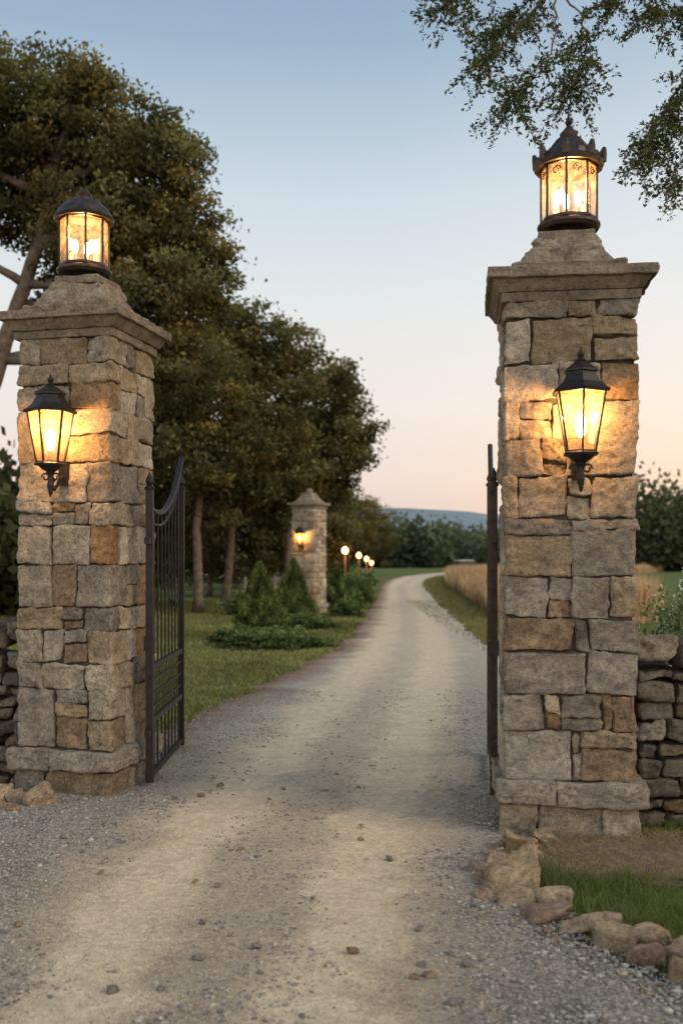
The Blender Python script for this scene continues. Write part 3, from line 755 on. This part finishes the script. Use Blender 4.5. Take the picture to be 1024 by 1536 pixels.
blades('pasture_grass',np.c_[X,Y,X*0],.07,.01,gcol(n,(.15,.17,.065)))

# overhanging tree
E=empty('overhanging_tree'); B=Buf(); LP=[];LA=[]
K=lambda *a:[np.array(q,float) for q in a]
main=K((5.3,8.4,0),(5.1,8.2,3.5),(4.6,8,5.6),(3.2,7.5,7.2)); 
def spline(ps,n):
    out=[]
    ps=[2*ps[0]-ps[1]]+list(ps)+[2*ps[-1]-ps[-2]]
    for i in range(1,len(ps)-2):
        for t in np.linspace(0,1,n,endpoint=False):
            a,b,c,d=ps[i-1:i+3]; out.append(.5*((2*b)+(-a+c)*t+(2*a-5*b+4*c-d)*t*t+(-a+3*b-3*c+d)*t**3))
    out.append(ps[-2]); return np.array(out)
pth=spline(main,6); tube(B,pth,np.linspace(.2,.06,len(pth)),9)
brs=[K((3.2,7.5,7.2),(2.2,7.2,6.4),(1.5,7,5.6),(1.2,7,5.25),(.95,7,5.0)),
K((2.2,7.2,6.4),(1.2,7.1,5.9),(.85,7,5.55),(.66,7,5.42)),
K((1.5,7,5.6),(1.45,6.9,5.1),(1.25,6.9,4.85),(1.15,6.9,4.68)),
K((1.5,7,5.6),(1.72,7,5.25),(1.66,7,4.98),(1.58,7,4.8)),
K((3.2,7.5,7.2),(2.9,7.2,5.8),(2.45,7,5.0),(2.15,7,4.55),(2.05,7,4.3)),
K((2.9,7.2,5.8),(2.65,7,5.2),(2.4,7,4.45),(2.3,7,4.15)),
K((2.9,7.2,5.8),(2.5,7.2,5.55),(2.15,7,5.4)),
K((2.2,7.2,6.4),(2.05,7,5.75),(1.9,7,5.45)),
K((2.2,7.2,6.4),(1.3,7.3,5.6),(1.1,7.3,5.3)),
K((2.65,7,5.2),(2.3,6.9,4.7),(2.15,6.9,4.4))]
for bi,b_ in enumerate(brs):
    pth=spline(b_,8); pth[3:]+=rng.normal(size=(len(pth)-3,3))*.012
    tube(B,pth,np.linspace(.02 if bi in(0,4) else .008,.0022,len(pth)),6)
    L=len(pth); m0=int(L*.3)
    for _ in range(62):
        k=rng.integers(m0,L); s=pth[k]; ln=rng.uniform(.08,.34); dr=np.array([rng.normal()*.7-.1,rng.normal()*.6,-rng.uniform(-.1,.9)]); dr/=np.linalg.norm(dr)
        q=np.array([s+dr*ln*t+np.array([0,0,-.25*ln*t*t]) for t in np.linspace(0,1,5)])
        tube(B,q,np.linspace(.0022,.0008,5),3,cap=False)
        nl=int(ln*120)
        t=rng.random(nl)**.8; c_=s+dr*ln*t[:,None]; c_[:,2]-=.25*ln*t*t
        ax=rand_unit(nl)+dr*.7; ax/=np.linalg.norm(ax,axis=1,keepdims=True)
        LP.append(c_+ax*.018+rng.normal(size=(nl,3))*.014); LA.append(ax)
B.obj('trunk_and_limbs',M_bark,smooth=True,parent=E)
LP=np.vstack(LP);LA=np.vstack(LA); leafmesh('hanging_leaves',LP,.0185,gcol(len(LP),(.085,.1,.05)),axis=LA,parent=E,asp=.45)
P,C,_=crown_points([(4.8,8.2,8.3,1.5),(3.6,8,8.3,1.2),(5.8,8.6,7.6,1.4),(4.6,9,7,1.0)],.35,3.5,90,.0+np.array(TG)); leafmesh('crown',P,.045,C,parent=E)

# ---------------------------------------------------------------- driveway lamps, car, stones
def lamp_post(x,y,h):
    E=empty('driveway_lamp_post',(x,y,0)); B=Buf()
    lathe(B,[(.09,0),(.09,.1),(.045,.14),(.035,h-.3),(.06,h-.28),(.09,h-.26),(.0,h-.25)],10); B.obj('post',M_wood,parent=E)
    B=Buf(); lathe(B,[(.16,h+.06),(.165,h+.075),(.08,h+.13),(.02,h+.16),(.002,h+.21)],8)
    for j in range(4):
        a=j*math.pi/2; tube(B,[(.11*math.cos(a),.11*math.sin(a),h-.28),(.16*math.cos(a),.16*math.sin(a),h+.06)],.008,4)
    B.obj('lantern_frame',M_iron,parent=E)
    B=Buf(); bulb(B,(0,0,h-.1),.16,.16); B.obj('glowing_globe',M_bulb2,smooth=True,parent=E)
    point('lamp_light',(0,-.25,h-.1),60,E,.05,(1,.45,.15))
lamp_post(.16,45,2.1); lamp_post(1.04,60,1.95); lamp_post(1.75,70,1.75); lamp_post(2.4,80,1.45)

E=empty('parked_car',(12.6,100,0),R(20)); B=Buf()
def loft(B,secs,col=(1,1,1)):
    V=np.vstack(secs);k=len(secs[0]);F=[]
    for i in range(len(secs)-1):
        for j in range(k): F.append([i*k+j,i*k+(j+1)%k,(i+1)*k+(j+1)%k,(i+1)*k+j])
    B.add(V,np.array(F),col)
prof=np.array([(-2.1,.35),(-2.15,.75),(-1.9,.98),(-1.1,1.02),(1.0,1.0),(1.9,.9),(2.15,.7),(2.1,.35)])
loft(B,[np.c_[prof[:,0]*s_,np.full(8,yv),prof[:,1]] for yv,s_ in ((-.88,.0),(-.88,.96),(-.8,1),(.8,1),(.88,.96),(.88,0))])
B.obj('body',simple('red_paint',(.3,.05,.03),.35),parent=E)
B=Buf(); pr=np.array([(-1.5,1.0),(-1.2,1.5),(.3,1.52),(.95,1.0)])
loft(B,[np.c_[pr[:,0]*s_,np.full(4,yv),pr[:,1]] for yv,s_ in ((-.78,0.),(-.78,1),(.78,1),(.78,0))]); B.obj('cabin_windows',simple('car_glass',(.05,.05,.06),.1),parent=E)
B=Buf(); box(B,(-.45,0,1.54),(.8,.7,.03)); B.obj('roof',simple('white_paint',(.75,.75,.72),.4),parent=E)
B=Buf()
for x in (-1.35,1.35):
    for y in (-.82,.82): tube(B,[(x,y-.1,.33),(x,y+.1,.33)],.33,14)
B.obj('wheels',simple('tyre',(.02,.02,.02),.8),parent=E)
B=Buf()
for (x,y) in ((-4.2,46),(-3.1,48)):
    stone(B,(x,y,.35),(.3,.12,.42),(.6,.58,.55),r=.1,N=6,amp=.02)
B.obj('white_marker_stones',M_stone,smooth=True)

# ---------------------------------------------------------------- light, sky, camera
w=bpy.data.worlds.new('World'); scene.world=w; w.use_nodes=True; nt=w.node_tree; nt.nodes.clear()
out=N(nt,'ShaderNodeOutputWorld'); tc=N(nt,'ShaderNodeTexCoord'); sx=N(nt,'ShaderNodeSeparateXYZ'); nt.links.new(tc.outputs['Generated'],sx.inputs[0])
sky=N(nt,'ShaderNodeTexSky'); sky.sky_type='NISHITA'; sky.sun_disc=False; sky.sun_elevation=R(6); sky.sun_rotation=R(40)
z=sx.outputs[2]
g1=ramp(nt,z,[(0,(.70,.60,.60)),(.035,(.81,.66,.62)),(.08,(.92,.77,.69)),(.15,(.94,.86,.80)),(.24,(.84,.86,.86)),(.34,(.66,.76,.83)),(.46,(.36,.49,.63)),(.6,(.22,.34,.5)),(1,(.17,.27,.43))])
g2_=ramp(nt,z,[(0,(.98,.63,.42)),(.035,(1.05,.67,.42)),(.08,(1.08,.79,.56)),(.15,(1.03,.90,.76)),(.24,(.92,.90,.87)),(.34,(.76,.82,.85)),(.46,(.47,.59,.70)),(.6,(.24,.36,.52)),(1,(.17,.27,.43))])
az=ramp(nt,math_(nt,'MULTIPLY',sx.outputs[0],.5),[(0.02,(0,0,0)),(.2,(1,1,1))])
g=mix(nt,az,g1,g2_)
hs=mix(nt,1.0,sky.outputs[0],(.1,.1,.1),'MULTIPLY')
col=mix(nt,.94,hs,g)
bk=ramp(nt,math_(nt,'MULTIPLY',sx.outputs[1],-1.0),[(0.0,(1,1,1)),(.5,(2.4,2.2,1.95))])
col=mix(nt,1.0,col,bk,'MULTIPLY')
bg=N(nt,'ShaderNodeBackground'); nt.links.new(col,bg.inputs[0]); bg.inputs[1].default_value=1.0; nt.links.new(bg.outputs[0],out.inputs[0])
dusk_fill=bpy.data.lights.new('dusk_fill','SUN'); dusk_fill.energy=1.55; dusk_fill.angle=R(30); dusk_fill.color=(1,.85,.68)  # soft fill added from behind right; the real sun has already set
so=bpy.data.objects.new('dusk_fill',dusk_fill); scene.collection.objects.link(so)
so.rotation_euler=Vector((-.65,.3,-.6)).to_track_quat('-Z','Y').to_euler()

cam=bpy.data.cameras.new('camera'); co=bpy.data.objects.new('camera',cam); scene.collection.objects.link(co)
co.location=(0,0,1.57); co.rotation_euler=(R(90),0,0)
cam.sensor_width=36; cam.sensor_fit='AUTO'; cam.lens=36*1500/1536; cam.shift_y=72/1536
cam.clip_end=6000; cam.clip_start=.05
cam.dof.use_dof=True; cam.dof.focus_distance=6.1; cam.dof.aperture_fstop=1.9
scene.camera=co
scene.view_settings.view_transform='Standard'; scene.view_settings.look='None'; scene.view_settings.exposure=0
